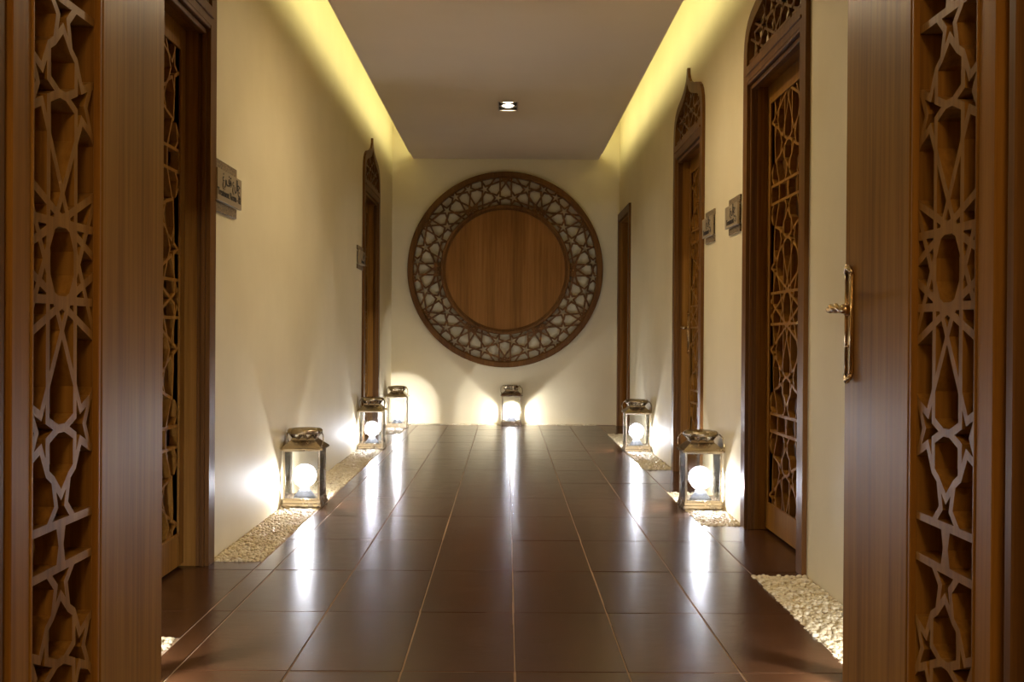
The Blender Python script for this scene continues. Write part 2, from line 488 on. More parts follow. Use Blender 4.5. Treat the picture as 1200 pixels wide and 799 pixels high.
# ------------------------------------------------------------------ ceiling
cl = empty('ceiling'); tag(cl, kind='structure')
DLX, DLY = 0.0, 8.17
hole = [(DLX-0.072, DLY-0.155), (DLX+0.072, DLY-0.155), (DLX+0.072, DLY+0.155), (DLX-0.072, DLY+0.155)]
me = plate('hung_panel', [(-0.95, YP), (0.912, YP), (0.912, YB), (-0.95, YB)], [hole, [(x, y-3.0) for x, y in hole]], 0, 0.05)
for v in me.vertices: v.co = (v.co.x, v.co.z, ZC + v.co.y)
link_mesh('hung_panel', me, M_CEIL, cl)
obj('upper_slab', boxes((-2.5, 2.5, -2.4, YB+0.2, ZT, ZT+0.1)), M_WALL, cl)
obj('edge_bead', boxes((-0.956, -0.950, YP, YB-0.36, ZC-0.004, ZC+0.05), bev=0.001), M_CEIL, cl)
obj('edge_bead', boxes((0.912, 0.918, YP, YB-0.36, ZC-0.004, ZC+0.05), bev=0.001), M_CEIL, cl)
for nm, x0, sg in (('left', -0.74, -1), ('right', 0.70, 1)):
    t = empty('led_strip', (x0, 6.0, ZC+0.051))
    tag(t, 'yellow cove light strip hidden above the %s edge of the hung ceiling' % nm, 'light strip', 'cove light strips')
    x1, x2 = sorted((-sg*0.02, 0)); obj('upstand', boxes((x1, x2, YP-5.97, YB-6.05, 0.001, 0.27)), M_WALL, t)
    x1, x2 = sorted((sg*0.0005, sg*0.012)); obj('channel', boxes((x1, x2, YP-5.97, YB-6.05, 0.03, 0.268)), M_STEEL, t)
    x1, x2 = sorted((sg*0.0125, sg*0.022)); obj('diffuser', boxes((x1, x2, YP-5.95, YB-6.10, 0.033, 0.265)), M_LED, t)

# ------------------------------------------------------------------ floor: tiles laid one by one
fl = empty('floor'); tag(fl, kind='structure')
obj('grout_bed', boxes((-2.4, 2.4, -2.2, YB+0.2, -0.06, -0.0015)), M_GROUT, fl)
X0, TW, TL, TY0 = 0.0278, 0.30, 0.60, 2.801
STRIPS = [('left', -0.950, XL, 1.62, 3.10), ('left', -0.950, XL, 4.14, 8.445), ('left', -0.950, XL, 9.485, YB-0.10),
          ('right', 0.918, XR, 1.62, 3.94), ('right', 0.918, XR, 4.98, 6.03), ('right', 0.918, XR, 7.07, 9.60)]
def mesh_tile(w, l):
    bm = boxes((-w/2, w/2, -l/2, l/2, -0.012, 0.0))
    bmesh.ops.bevel(bm, geom=[e for e in bm.edges if abs(e.verts[0].co.z) < 1e-6 and abs(e.verts[1].co.z) < 1e-6], offset=0.0014, segments=2, affect='EDGES')
    bmesh.ops.recalc_face_normals(bm, faces=bm.faces)
    me = bpy.data.meshes.new('floor_tile'); bm.to_mesh(me); bm.free(); me.materials.append(M_TILE); return me
TILE_CACHE = {}
GAP = 0.0034
def put_tile(x0, x1, y0, y1):
    w, l = x1-x0-GAP, y1-y0-GAP
    if w < 0.012 or l < 0.012: return
    k = (round(w, 4), round(l, 4))
    if k not in TILE_CACHE: TILE_CACHE[k] = mesh_tile(w, l)
    link_mesh('floor_tile', TILE_CACHE[k], None, fl, ((x0+x1)/2, (y0+y1)/2, random.uniform(-0.0004, 0.0003)), (random.uniform(-0.0009, 0.0009), random.uniform(-0.0016, 0.0016), 0))
rows = [TY0 + TL*k for k in range(-6, 14)]
for ya, yb in zip(rows, rows[1:]):
    yb = min(yb, YB-0.10)
    if yb - ya < 0.02: continue
    for c in range(-3, 3):
        put_tile(X0+c*TW, X0+(c+1)*TW, ya, yb)
    # cut tiles at the left edge, then the doorways
    put_tile(-0.950, X0-3*TW, ya, yb)
    for side in ('left', 'right'):
        seg = [(ya, yb)]
        for sd, xi, xo, sa, sb in STRIPS:
            if sd != side: continue
            ns = []
            for a, b in seg:
                if sb <= a or sa >= b: ns.append((a, b)); continue
                if a < sa: ns.append((a, sa))
                if b > sb: ns.append((sb, b))
            seg = ns
        for a, b in seg:
            if a < 1.3:
                if side == 'left': put_tile(-1.172, -0.950, a, b)
                else: put_tile(0.928, 1.228, a, b)
                continue
            if side == 'left': put_tile(-1.256, -0.950, a, b)
            else: put_tile(0.928, 1.228, a, b)
# slim edging where the right pebble bed meets the tiles
for yy in [0]:
    bm = bmesh.new()
    for sd, xi, xo, sa, sb in STRIPS:
        if sd == 'right': box(bm, 0.9285-0.006, 0.9285-0.002, sa, sb, -0.01, -0.0005)
    obj('edging', bm, M_GROUT, fl)

# ------------------------------------------------------------------ pebble beds
import numpy as np
ico = bmesh.new(); bmesh.ops.create_icosphere(ico, subdivisions=1, radius=1.0)
IV = np.array([v.co[:] for v in ico.verts]); IF = np.array([[v.index for v in f.verts] for f in ico.faces]); ico.free()
ico = bmesh.new(); bmesh.ops.create_icosphere(ico, subdivisions=2, radius=1.0)
IV2 = np.array([v.co[:] for v in ico.verts]); IF2 = np.array([[v.index for v in f.verts] for f in ico.faces]); ico.free()
rng = np.random.default_rng(3)
LANTERN_XY = [(-1.049, 5.53), (-1.049, 8.30), (-1.045, 10.17), (0.053, 10.505), (1.019, 5.53), (1.018, 8.24), (-1.045, 2.66), (1.019, 2.66)]
def pebbles(name, x0, x1, y0, y1, size, fine, label):
    x0, x1 = min(x0, x1), max(x0, x1)
    V, F = (IV2, IF2) if fine else (IV, IF)
    vs = []; fs = []; n = 0
    st = size*0.92
    for layer in (0, 1):
        y = y0+size*.45; r = 0
        while y < y1-size*.3:
            x = x0 + size*.45 + (r % 2)*st*.5
            while x < x1-size*.3:
                under = any(abs(x-a) < .118 and abs(y-b) < .118 for a, b in LANTERN_XY)
                if layer == 0 or (rng.random() < 0.5 and not under):
                    s = size*.5*rng.uniform(.85, 1.25); sc = np.array([s*rng.uniform(.9, 1.35), s*rng.uniform(.8, 1.1), s*rng.uniform(.6, .85)])
                    a = rng.uniform(0, PI); ca, sa = math.cos(a), math.sin(a)
                    P = V*sc; P = np.stack([P[:, 0]*ca-P[:, 1]*sa, P[:, 0]*sa+P[:, 1]*ca, P[:, 2]], 1)
                    px = min(max(x+rng.uniform(-.25, .25)*size, x0+size*.5), x1-size*.5); py = min(max(y+rng.uniform(-.25, .25)*size, y0+size*.5), y1-size*.5)
                    P += np.array([px, py, rng.uniform(-.002, .002)-0.005-(0.008 if under else 0)+layer*size*.30])
                    vs.append(P); fs.append(F+n); n += len(P)
                x += st
            y += st*.87; r += 1
    P = np.concatenate(vs); Fa = np.concatenate(fs)
    me = bpy.data.meshes.new(name); me.from_pydata(P.tolist(), [], Fa.tolist())
    for p in me.polygons: p.use_smooth = True
    o = link_mesh(name, me, M_PEB)
    return tag(o, label, 'pebbles', None, 'stuff')
PL = ['cream pebble bed along the left wall beside the entrance door leaf', 'long cream pebble bed along the left wall between its two arched doors', 'short cream pebble bed along the left wall at the back corner',
      'coarse cream pebble bed at lower right between entrance leaf and nearest arched door', 'short cream pebble bed between the two arched doors on the right', 'cream pebble bed along the right wall beyond the second arched door']
for (sd, xi, xo, sa, sb), lb in zip(STRIPS, PL):
    near = sa < 2
    pebbles('pebble_bed', xi, xo, sa if not near else 2.3, sb, 0.0175 if near or sa < 5 else 0.02, near, lb)
pebbles('pebble_bed', -0.95, 0.90, YB-0.10, YB, 0.02, False, 'thin line of cream pebbles along the foot of the back wall')

# ------------------------------------------------------------------ door furniture
def make_handle(parent, x, z, y, dirx, w=0.042, h=0.235):
    """plate on the leaf face (face normal -y), lever running towards dirx"""
    ha = empty('handle', (x, y, z), 0, parent)
    pts = []
    bm = boxes((-w/2, w/2, -0.006, 0, -0.15, h-0.15), bev=0.002)
    obj('back_plate', bm, M_BRASS, ha)
    bm = bmesh.new()
    for zz in (h-0.15, -0.15):
        s = 1 if zz > 0 else -1
        tube(bm, [(-w*.55, -0.007, zz), (-w*.3, -0.009, zz+s*.008), (0, -0.010, zz+s*.014), (w*.3, -0.009, zz+s*.008), (w*.55, -0.007, zz)], [0.004, .006, .0075, .006, .004], 8)
    tube(bm, [(-w/2+.003, -0.008, -.148), (-w/2+.003, -0.008, h-.152)], .0028, 6); tube(bm, [(w/2-.003, -0.008, -.148), (w/2-.003, -0.008, h-.152)], .0028, 6)
    lathe(bm, [(0.0, -.004), (0.008, 0), (0.0, .004)], 10, (0, -0.008, -0.085))
    obj('ornament', bm, M_BRASS, ha, smooth=True)
    bm = bmesh.new()
    tube(bm, [(0, 0, 0), (0, -0.016, 0)], [0.016, 0.013], 14)
    tube(bm, [(0, -0.014, 0), (0, -0.048, 0)], [0.0085, 0.0075], 12)
    # twisted lever: two strands wound round each other, scroll end
    L = 0.105
    for ph in (0, PI):
        P = []
        for i in range(29):
            t = i/28; a = ph + t*2.6*PI; r = 0.0052*(1-0.2*t)
            P.append((dirx*(0.0+L*t), -0.050+r*math.cos(a)-0.006*math.sin(t*PI), r*math.sin(a)+0.004*math.sin(t*PI)))
        tube(bm, P, 0.0056, 8)
    lathe(bm, [(0, -.010), (.008, -.009), (.0115, 0), (.008, .009), (0, .010)], 14, (dirx*(L+.004), -0.050, -0.002))
    obj('lever', bm, M_BRASS, ha, smooth=True)
    return ha

# ------------------------------------------------------------------ arched wooden doors
LAT = {}
def arched_door(name, Y, side, handle):
    sgn = 1 if side == 'right' else -1
    d = empty(name, (XR if sgn > 0 else XL, Y, 0), -PI/2 if sgn > 0 else PI/2); tag(d, kind='structure')
    c = 0.44
    out = arch_outline(0.0) + [(c, 0.0), (c, 2.07), (-c, 2.07), (-c, 0.0)]
    if 'casing' not in LAT: LAT['casing'] = plate('casing', out, [arch_in()], -0.018, 0.004, 0.0025)
    link_mesh('casing', LAT['casing'], M_WOOD_D, d)
    if 'tymp' not in LAT:
        segs = []; R = 0.20; RHO = 0.062
        def sc(q): return (q[0]*1.42, 2.132+q[1]*0.80, q[2]*1.42, 2.132+q[3]*0.80)
        for k in range(-1, 6):
            a = PI/10 + k*PI/5; cx, cy = R*math.cos(a), R*math.sin(a)
            st, T = star_lines(cx, cy, a+PI, RHO, {0: 2*(R-RHO)*math.cos(PI/10), 2: .11, 3: .11}, 0); segs += [sc(q) for q in st]
            b2 = a+PI/5; c2 = (R*math.cos(b2), R*math.sin(b2))
            e = (c2[0]-cx, c2[1]-cy); L = math.hypot(*e); e = (e[0]/L, e[1]/L)
            segs.append(sc((cx+e[0]*RHO*.98, cy+e[1]*RHO*.98, c2[0]-e[0]*RHO*.98, c2[1]-e[1]*RHO*.98)))
        poly = arch_in()
        inside = []
        def pin(x, z):
            r = False
            for i in range(len(poly)):
                (x1, z1), (x2, z2) = poly[i-1], poly[i]
                if (z1 > z) != (z2 > z) and x < (x2-x1)*(z-z1)/(z2-z1)+x1: r = not r
            return r
        cc = []
        for s in segs:
            s = clip_rect(s, -0.5, 0.5, 2.145, 2.5)
            if not s: continue
            n = 24; run = None
            for i in range(n+1):
                t = i/n; x = s[0]+(s[2]-s[0])*t; z = s[1]+(s[3]-s[1])*t
                ok = pin(x, z)
                if ok and run is None: run = (max(0, t-1/n))
                if (not ok or i == n) and run is not None:
                    cc.append((s[0]+(s[2]-s[0])*run, s[1]+(s[3]-s[1])*run, s[0]+(s[2]-s[0])*t, s[1]+(s[3]-s[1])*t, False)); run = None
        for i in range(len(poly)): cc.append((*poly[i-1], *poly[i], True))
        def good(h):
            return all(pin(x, z) or min(math.hypot(x-a, z-b) for a, b in poly) < 0.05 for x, z in h) and pin(sum(p[0] for p in h)/len(h), sum(p[1] for p in h)/len(h))
        holes = [h for h in (shrink(f, 0.0055, 0.001) for f in arrange(cc)) if h and good(h)]
        gi = [(x*1.004, 2.28+(z-2.28)*1.01) for x, z in poly]
        LAT['tymp'] = plate('arch_lattice', gi, holes, -0.006, 0.016)
    link_mesh('arch_lattice', LAT['tymp'], M_WOOD_D, d)
    obj('arch_recess', boxes((-0.5, 0.5, 0.030, 0.045, 2.106, 2.56)), M_WALL, d)
    # lintel mouldings and jamb lining
    objs('lintel_moulding', M_WOOD_D, d, (-0.462, 0.462, -0.024, 0.01, 2.100, 2.112), (-c, c, -0.016, 0.01, 2.0565, 2.072), (-c, c, 0.0, 0.03, 2.035, 2.056), bev=0.002)
    obj('head_lining', boxes((-0.47, 0.47, 0.004, 0.135, 2.05, 2.105)), M_WOOD, d)
    for s in (-1, 1):
        a, b = sorted((s*0.44, s*0.4695))
        obj('jamb_lining', boxes((a, b, 0.004, 0.135, 0.0, 2.05)), M_WOOD, d)
        a, b = sorted((s*0.428, s*0.44)); a2, b2 = sorted((s*0.434, s*0.44))
        objs('jamb_moulding', M_WOOD_D, d, (a, b, -0.002, 0.014, 0.0, 2.05), (a2, b2, 0.0145, 0.03, 0.0, 2.05), bev=0.002)
    # leaf
    lf = empty('door_leaf', (0, 0.078, 0), 0, d)
    far = -1 if sgn > 0 else 1
    xa, xb = (-0.375, 0.27) if far < 0 else (-0.27, 0.375)
    zt, zb = 1.965, 0.13
    for nm, b4 in (('stile', (-0.438, xa, 0, 0.04, 0.012, 2.048)), ('stile', (xb, 0.438, 0, 0.04, 0.012, 2.048)), ('top_rail', (xa, xb, 0, 0.04, zt, 2.048)), ('bottom_rail', (xa, xb, 0, 0.04, 0.012, zb))):
        obj(nm, boxes(b4, bev=0.002), M_WOOD, lf)
    key = ('lat', far)
    if key not in LAT:
        LAT[key] = lattice('lattice', xa, xb, zb, zt, -0.085*(-far), 0.8, 0.0115, 0.002, 0.030)
    link_mesh('lattice', LAT[key], M_WOOD, lf)
    obj('back_panel', boxes((-0.43, 0.43, 0.048, 0.055, 0.02, 2.04)), M_WOOD_D, lf)
    objs('panel_moulding', M_WOOD, lf, (xa, xa+.008, -0.004, 0.004, zb, zt), (xb-.008, xb, -0.004, 0.004, zb, zt), (xa+.009, xb-.009, -0.004, 0.004, zb, zb+.008), (xa+.009, xb-.009, -0.004, 0.004, zt-.008, zt), bev=0.001)
    near = -far
    hx = near*0.405 if handle == 'handle_near' else far*0.407
    h = make_handle(lf, hx, 0.95, 0, -1 if hx > 0 else 1)
    return d
arched_door('door_1', DOORS_R[0][0], 'right', DOORS_R[0][1])
arched_door('door_2', DOORS_R[1][0], 'right', DOORS_R[1][1])
arched_door('door_3', DOORS_L[0][0], 'left', DOORS_L[0][1])
arched_door('door_4', DOORS_L[1][0], 'left', DOORS_L[1][1])
# plain square-headed door in the back right corner
d = empty('door_5', (XR, 10.10, 0), -PI/2); tag(d, kind='structure')
c = 0.41
obj_c = plate('casing', [(-0.485, 0), (-0.485, 2.105), (0.485, 2.105), (0.485, 0), (c, 0), (c, 2.03), (-c, 2.03), (-c, 0)], [], -0.020, 0.003, 0.002)
link_mesh('casing', obj_c, M_WOOD_D, d)
for s in (-1, 1):
    a, b = sorted((s*c, s*0.4195)); obj('jamb_lining', boxes((a, b, 0.003, 0.12, 0, 2.03)), M_WOOD, d)
obj('head_lining', boxes((-c, c, 0.003, 0.12, 2.02, 2.039)), M_WOOD, d)
lf = empty('door_leaf', (0, 0.075, 0), 0, d)
obj('leaf_panel', boxes((-0.408, 0.408, 0, 0.04, 0.01, 2.018), bev=0.002), M_WOOD, lf)
make_handle(lf, 0.36, 0.95, 0, -1)

# ------------------------------------------------------------------ entrance leaves, swung back into the corridor
XE = 0.80
def entrance_leaf(name, side, label_side):
    """local x: from hinge (0) towards the free edge, local -y faces the corridor centre"""
    sgn = 1 if side == 'right' else -1
    y_h = 1.735 if sgn > 0 else 1.715
    d = empty(name, (sgn*XE, y_h, 0), 0); tag(d, kind='structure')
    W_ = (2.497-y_h) if sgn > 0 else (2.470-y_h)
    # corridor side face: world x = sgn*XE ; built straight in world axes relative to the hinge
    def bx(x0, x1, y0, y1, z0, z1):
        a, b = sorted((sgn*x0, sgn*x1)); return (a, b, y0, y1, z0, z1)
    H = 2.36; l0, l1 = (0.068, 0.335) if sgn > 0 else (0.075, 0.350)
    obj('hinge_stile', boxes(bx(0, .084, 0, l0-.008, 0.012, H), bev=.002), M_WOOD_R, d)
    obj('closing_stile', boxes(bx(0, .084, l1+.036, W_, 0.012, H), bev=.0025), M_WOOD, d)
    obj('top_rail', boxes(bx(0, .078, l0-.008, l1+.036, H-.1, H), bev=.002), M_WOOD, d)
    obj('bottom_rail', boxes(bx(0, .078, l0-.008, l1+.036, 0.012, .12), bev=.002), M_WOOD, d)
    # mouldings beside the lattice
    objs('panel_moulding', M_WOOD_R, d, bx(-.004, .078, l1+.006, l1+.017, .12, H-.1), bx(.003, .078, l1+.0175, l1+.027, .12, H-.1), bx(-.002, .078, l1+.0275, l1+.0355, .12, H-.1), bev=.002)
    obj('panel_moulding', boxes(bx(-.003, .078, l0-.0075, l0-.001, .12, H-.1), bev=.0015), M_WOOD, d)
    me = lattice('lattice', l0, l1+.005, .12, H-.1, (l0+l1)/2, 0.8, 0.0155, 0.0, 0.045)
    # x->world y, y(depth)->world x outward
    for v in me.vertices: v.co = (sgn*(0.008+v.co.y*0.95), v.co.x, v.co.z)
    me.flip_normals() if sgn > 0 else None
    link_mesh('lattice', me, M_WOOD, d)
    obj('back_panel', boxes(bx(.078, .084, l0-.008, l1+.036, .03, H-.02)), M_WOOD, d)
    objs('panel_slat', M_WOOD_R, d, bx(.070, .0775, l0+.03, l0+.10, .12, H-.1), bx(.070, .0775, l0+.15, l0+.205, .12, H-.1), bev=.002)
    if sgn > 0:
        h = make_handle(d, 0, 0.956, W_-0.04, 1)
        h.location = (-0.0, W_-0.047, 0.956); h.rotation_euler = (0, 0, -PI/2)
        # -90 deg: local -y -> -x (towards corridor), local +x -> -y
    return d
entrance_leaf('door_6', 'left', 'left')
entrance_leaf('door_7', 'right', 'right')
# portal frame
pf = empty('door_8', (0, 1.33, 0)); tag(pf, kind='structure')
for s in (-1, 1):
    def bx(x0, x1, y0, y1, z0, z1):
        a, b = sorted((s*x0, s*x1)); return (a, b, y0, y1, z0, z1)
    obj('portal_jamb', boxes(bx(PX-.01, PX+.03, 0.0, .24, 0, 2.42)), M_WOOD_R, pf)
    objs('jamb_moulding', M_WOOD_D, pf, bx(PX-.035, PX-.0105, 0.345, .372, 0, 2.38), bx(PX-.022, PX-.0105, .24, .325, 0, 2.38), bev=.003)
    obj('portal_post', boxes(bx(PX-.0100, PX+.03, .2405, .385, 0, 2.42), bev=.002), M_WOOD, pf)
    obj('portal_casing', boxes(bx(PX-.01, PX+.13, -.025, -.0005, 0, 2.55), bev=.003), M_WOOD, pf)
obj('portal_head', boxes((-PX, PX, 0.0, .385, 2.38, 2.43)), M_WOOD, pf)

# ------------------------------------------------------------------ round wooden wall disc
DX, DZ = -0.017, 1.548
disc = empty('wall_disc', (DX, YB, DZ)); tag(disc, 'large round carved wooden wall ornament with pierced star border on back wall', 'wall ornament')
RO, RI = 0.975, 0.647      # outer edge, inner edge of the pierced ring
R1 = 0.915
def circ(r, n=120, rev=False):
    p = [(r*math.cos(2*PI*i/n), r*math.sin(2*PI*i/n)) for i in range(n)]
    return p[::-1] if rev else p
def ring_solid(bm, prof, n=120):
    """revolve (r, y) profile about the y axis, closed"""
    rings = [[bm.verts.new((r*math.cos(2*PI*i/n), y, r*math.sin(2*PI*i/n))) for i in range(n)] for r, y in prof]
    for k in range(len(rings)):
        a, b = rings[k], rings[(k+1) % len(rings)]
        for i in range(n): bm.faces.new((a[i], a[(i+1) % n], b[(i+1) % n], b[i]))
bm = bmesh.new(); ring_solid(bm, [(RO, -.02), (RO, -.085), (RO-.008, -.092), (R1+.012, -.092), (R1, -.082), (R1, -.02)]); obj('outer_rim', bm, M_WOOD_D, disc)
bm = bmesh.new(); ring_solid(bm, [(RI, -.02), (RI, -.088), (RI-.008, -.095), (RI-.030, -.095), (RI-.037, -.086), (RI-.043, -.086), (RI-.050, -.080), (RI-.050, -.02)]); obj('inner_rim', bm, M_WOOD_D, disc)
bm = bmesh.new(); n = 96
top = [bm.verts.new((0.60*math.cos(2*PI*i/n), -.072, 0.60*math.sin(2*PI*i/n))) for i in range(n)]
bot = [bm.verts.new((0.60*math.cos(2*PI*i/n), -.03, 0.60*math.sin(2*PI*i/n))) for i in range(n)]
bm.faces.new(top); bm.faces.new(bot[::-1])
for i in range(n): bm.faces.new((top[i], bot[i], bot[(i+1) % n], top[(i+1) % n]))
obj('centre_panel', bm, M_DISC, disc)
# pierced ring: stars read in a 30 degree wedge (radius, angle from up), mirrored and turned six times
U = 0.0007125*1.0            # metres per unit of the measured grid
def pol(x, y):
    dx, dy = x-1098, 1458-y; return math.hypot(dx, dy)*U, math.degrees(math.atan2(-dx, dy))+0.7
cs = {}
S1, S2, S3 = pol(1000, 455), pol(815, 335), pol(590, 335)
O_, I_ = pol(1115, 108), pol(690, 695)
O_ = (O_[0], 0.0); I_ = (I_[0], 30.0)
def xy(p): return (p[0]*math.cos(math.radians(90+p[1])), p[0]*math.sin(math.radians(90+p[1])))
segs = []; RH = 0.0745
def ang(a, b): return math.atan2(b[1]-a[1], b[0]-a[0])
half = []
s1, s2, s3, o, i_ = map(xy, (S1, S2, S3, O_, I_))
s1m = (-s1[0], s1[1])
# mirror of s3 in the 30 degree axis
s3m = xy((S3[0], 60-S3[1]))
def star5(c, targets, RH=RH):
    # targets: best-fit orientation from direction list with tip offsets
    a = targets[0]
    st, T = star_lines(c[0], c[1], a, RH, {}, 0)
    return st, T
def add_star(c, a0, contact):
    """contact: directions (angles) of tips that touch a neighbour; the rest run on"""
    free = {}
    for k in range(5):
        t = a0+2*PI*k/5
        if min(abs((t-q+PI) % (2*PI)-PI) for q in contact) > 0.4: free[k] = 0.45
    st, T = star_lines(c[0], c[1], a0, RH, free, 0)
    out = list(st)
    for q, L in zip(contact, contact_len):
        k = min(range(5), key=lambda k: abs((a0+2*PI*k/5-q+PI) % (2*PI)-PI))
        out.append((T[k][0], T[k][1], c[0]+math.cos(q)*L, c[1]+math.sin(q)*L))
    return out
def dist(a, b): return math.hypot(a[0]-b[0], a[1]-b[1])
contact_len = [dist(s1, s1m)/2, dist(s1, s2)/2]; half += add_star(s1, ang(s1, o), [ang(s1, s1m), ang(s1, s2)])
contact_len = [dist(s2, s1)/2, dist(s2, s3)/2]; half += add_star(s2, ang(s2, o), [ang(s2, s1), ang(s2, s3)])
contact_len = [dist(s3, s2)/2, dist(s3, s3m)/2]; half += add_star(s3, ang(s3, i_), [ang(s3, s2), ang(s3, s3m)])
def clip_ring(s):
    # keep the part between RI and R1 starting from its inside end
    ax, ay, bx, by = s[:4]; N = 60; last = None
    dx, dy = bx-ax, by-ay
    for k in range(N+1):
        t = k/N; r = math.hypot(ax+dx*t, ay+dy*t)
        if r > R1 or r < RI:
            lo, hi = (k-1)/N, t
            for _ in range(20):
                m = (lo+hi)/2; r = math.hypot(ax+dx*m, ay+dy*m)
                if r > R1 or r < RI: hi = m
                else: lo = m
            return (ax, ay, ax+dx*(hi+0.003), ay+dy*(hi+0.003), False)
    return (ax, ay, bx, by, False)
half = [clip_ring(s) for s in half]
for s in half:
    for m in (1, -1):
        for k in range(6):
            a = k*PI/3; ca, sa = math.cos(a), math.sin(a)
            p = (s[0]*m, s[1]); q = (s[2]*m, s[3])
            segs.append((p[0]*ca-p[1]*sa, p[0]*sa+p[1]*ca, q[0]*ca-q[1]*sa, q[0]*sa+q[1]*ca, False))
for r in (R1, RI):
    p = circ(r, 120)
    for k in range(120): segs.append((*p[k], *p[(k+1) % 120], True))
faces = []
for f in arrange(segs):
    cx = sum(p[0][0] for p in f)/len(f); cy = sum(p[0][1] for p in f)/len(f)
    if len(f) > 100: continue
    faces.append(f)
holes = []
for f in faces:
    rr = [math.hypot(*p[0]) for p in f]
    if max(rr) < RI+1e-3: continue
    h = shrink(f, 0.0085, 0.001)
    if h: holes.append(h)
# keep two filled discs: outer outline plus the central hole
me = plate('star_lattice', circ(R1+.006), holes + [circ(RI-.006)], -0.070, -0.045)
link_mesh('star_lattice', me, M_WOOD_D, disc)
objs('wall_batten', M_WOOD_D, disc, (-.35, -.25, -.03, 0, -.45, .45), (.25, .35, -.03, 0, -.45, .45))

# ------------------------------------------------------------------ candle-style lanterns
def make_lantern():
    t = empty('lantern')
    h = 0.1035
    objs('base', M_NICKEL, t, (-h, h, -h, h, 0.0, 0.018), (-h*.955, h*.955, -h*.955, h*.955, 0.0182, 0.036), bev=.0018)
    p = .095
    for sx in (-1, 1):
        for sy in (-1, 1):
            x0, x1 = sorted((sx*(p-.011), sx*p)); y0, y1 = sorted((sy*(p-.011), sy*p))
            obj('post', boxes((x0, x1, y0, y1, .036, .292), bev=.001), M_NICKEL, t)
    for z0, z1 in ((.0362, .044), (.284, .294)):
        objs('glazing_bar', M_NICKEL, t, (-p+.0115, p-.0115, -p, -p+.009, z0, z1), (-p+.0115, p-.0115, p-.009, p, z0, z1),
             (-p, -p+.009, -p+.0115, p-.0115, z0, z1), (p-.009, p, -p+.0115, p-.0115, z0, z1))
    q = p-.005
    for b in ((-q, q, -q-.001, -q+.001), (-q, q, q-.001, q+.001), (-q-.001, -q+.001, -q, q), (q-.001, q+.001, -q, q)):
        obj('glass_pane', boxes((b[0], b[1], b[2], b[3], .044, .284)), M_GLASS, t)
    # hipped roof
    bm = bmesh.new()
    prof = [(.108, .292), (.110, .300), (.104, .304), (.082, .322), (.062, .340), (.058, .352)]
    rings = [[bm.verts.new((s*r, u*r, z)) for s, u in ((-1, -1), (1, -1), (1, 1), (-1, 1))] for r, z in prof]
    for a, b in zip(rings, rings[1:]):
        for i in range(4): bm.faces.new((a[i], a[(i+1) % 4], b[(i+1) % 4], b[i]))
    bm.faces.new(rings[0][::-1]); bm.faces.new(rings[-1])
    obj('roof', bm, M_NICKEL, t)
    # open gallery of tabs under the cap
    for k in range(8):
        bm = bmesh.new()
        a = 2*PI*k/8 + PI/8
        for s in (-1, 1):
            a2 = a + s*.26
            c0 = Vector((.060*math.cos(a), .060*math.sin(a), .345)); c1 = Vector((.086*math.cos(a2), .086*math.sin(a2), .378))
            tube(bm, [c0, c1], [.0055, .0045], 6)
        obj('gallery_tab', bm, M_NICKEL, t)
    bm = bmesh.new()
    lathe(bm, [(0, .378), (.075, .374), (.088, .370), (.092, .376), (.091, .388), (.084, .395), (.06, .399), (.03, .401), (0, .402)], 32)
    obj('cap', bm, M_NICKEL, t, smooth=True)
    bm = bmesh.new()
    P = [(.083*math.cos(a), -.088-.012*abs(math.sin(a)), .372-.066*math.sin(a)) for a in [PI*i/16 for i in range(17)]]
    P = [(x*1.0, y*math.cos(0), z) for x, y, z in P]
    tube(bm, [(.092, -.03, .380), (.104, -.055, .366), (.108, -.075, .345), (.106, -.088, .322), (.098, -.098, .306), (.086, -.104, .303)], .0035, 6)
    obj('bail_handle', bm, M_NICKEL, t, smooth=True); bm = bmesh.new()
    tube(bm, [(-.092, .03, .380), (-.104, .055, .366), (-.108, .075, .345), (-.106, .088, .322), (-.098, .098, .306)], .0035, 6)
    obj('bail_handle', bm, M_NICKEL, t, smooth=True)
    bm = bmesh.new(); bmesh.ops.create_uvsphere(bm, u_segments=28, v_segments=18, radius=.060)
    bmesh.ops.translate(bm, verts=bm.verts, vec=(0, 0, .150))
    obj('globe', bm, M_GLOBE, t, smooth=True)
    bm = bmesh.new(); bmesh.ops.create_uvsphere(bm, u_segments=16, v_segments=10, radius=.021)
    bmesh.ops.translate(bm, verts=bm.verts, vec=(0, 0, .112))
    obj('bulb', bm, M_BULB, t, smooth=True)
    bm = bmesh.new(); lathe(bm, [(0, .036), (.060, .036), (.050, .050), (.034, .070), (.026, .084), (0, .085)], 28)
    obj('globe_stand', bm, M_FROST, t, smooth=True)
    return t
def copy_thing(root):
    r = root.copy(); COL.objects.link(r)
    for ch in list(root.children):
        c = ch.copy(); COL.objects.link(c); c.parent = r
    return r
lan0 = make_lantern()
LN = [((-1.049, 5.53), 'glowing glass and nickel lantern on the left pebbles, nearest of the left row'),
      ((-1.049, 8.30), 'glowing glass lantern on the left pebbles in front of the far left arched door'),
      ((-1.045, 10.17), 'glowing glass lantern on the left pebbles in the back left corner'),
      ((0.053, 10.505), 'glowing lantern centred at the back wall under the round wooden ornament'),
      ((1.019, 5.53), 'glowing glass and nickel lantern on the right pebbles between the two arched doors'),
      ((1.018, 8.24), 'glowing glass lantern on the right pebbles between second arched door and square-headed door'),
      ((-1.045, 2.66), 'glowing lantern behind the left entrance door leaf'),
      ((1.019, 2.66), 'glowing lantern behind the right entrance door leaf')]
for k, ((x, y), lb) in enumerate(LN):
    o = lan0 if k == 0 else copy_thing(lan0)
    o.location = (x, y, 0.0035)
    if k == 3: o.rotation_euler.z = 0.0
    tag(o, lb, 'lantern', 'lanterns along the corridor')

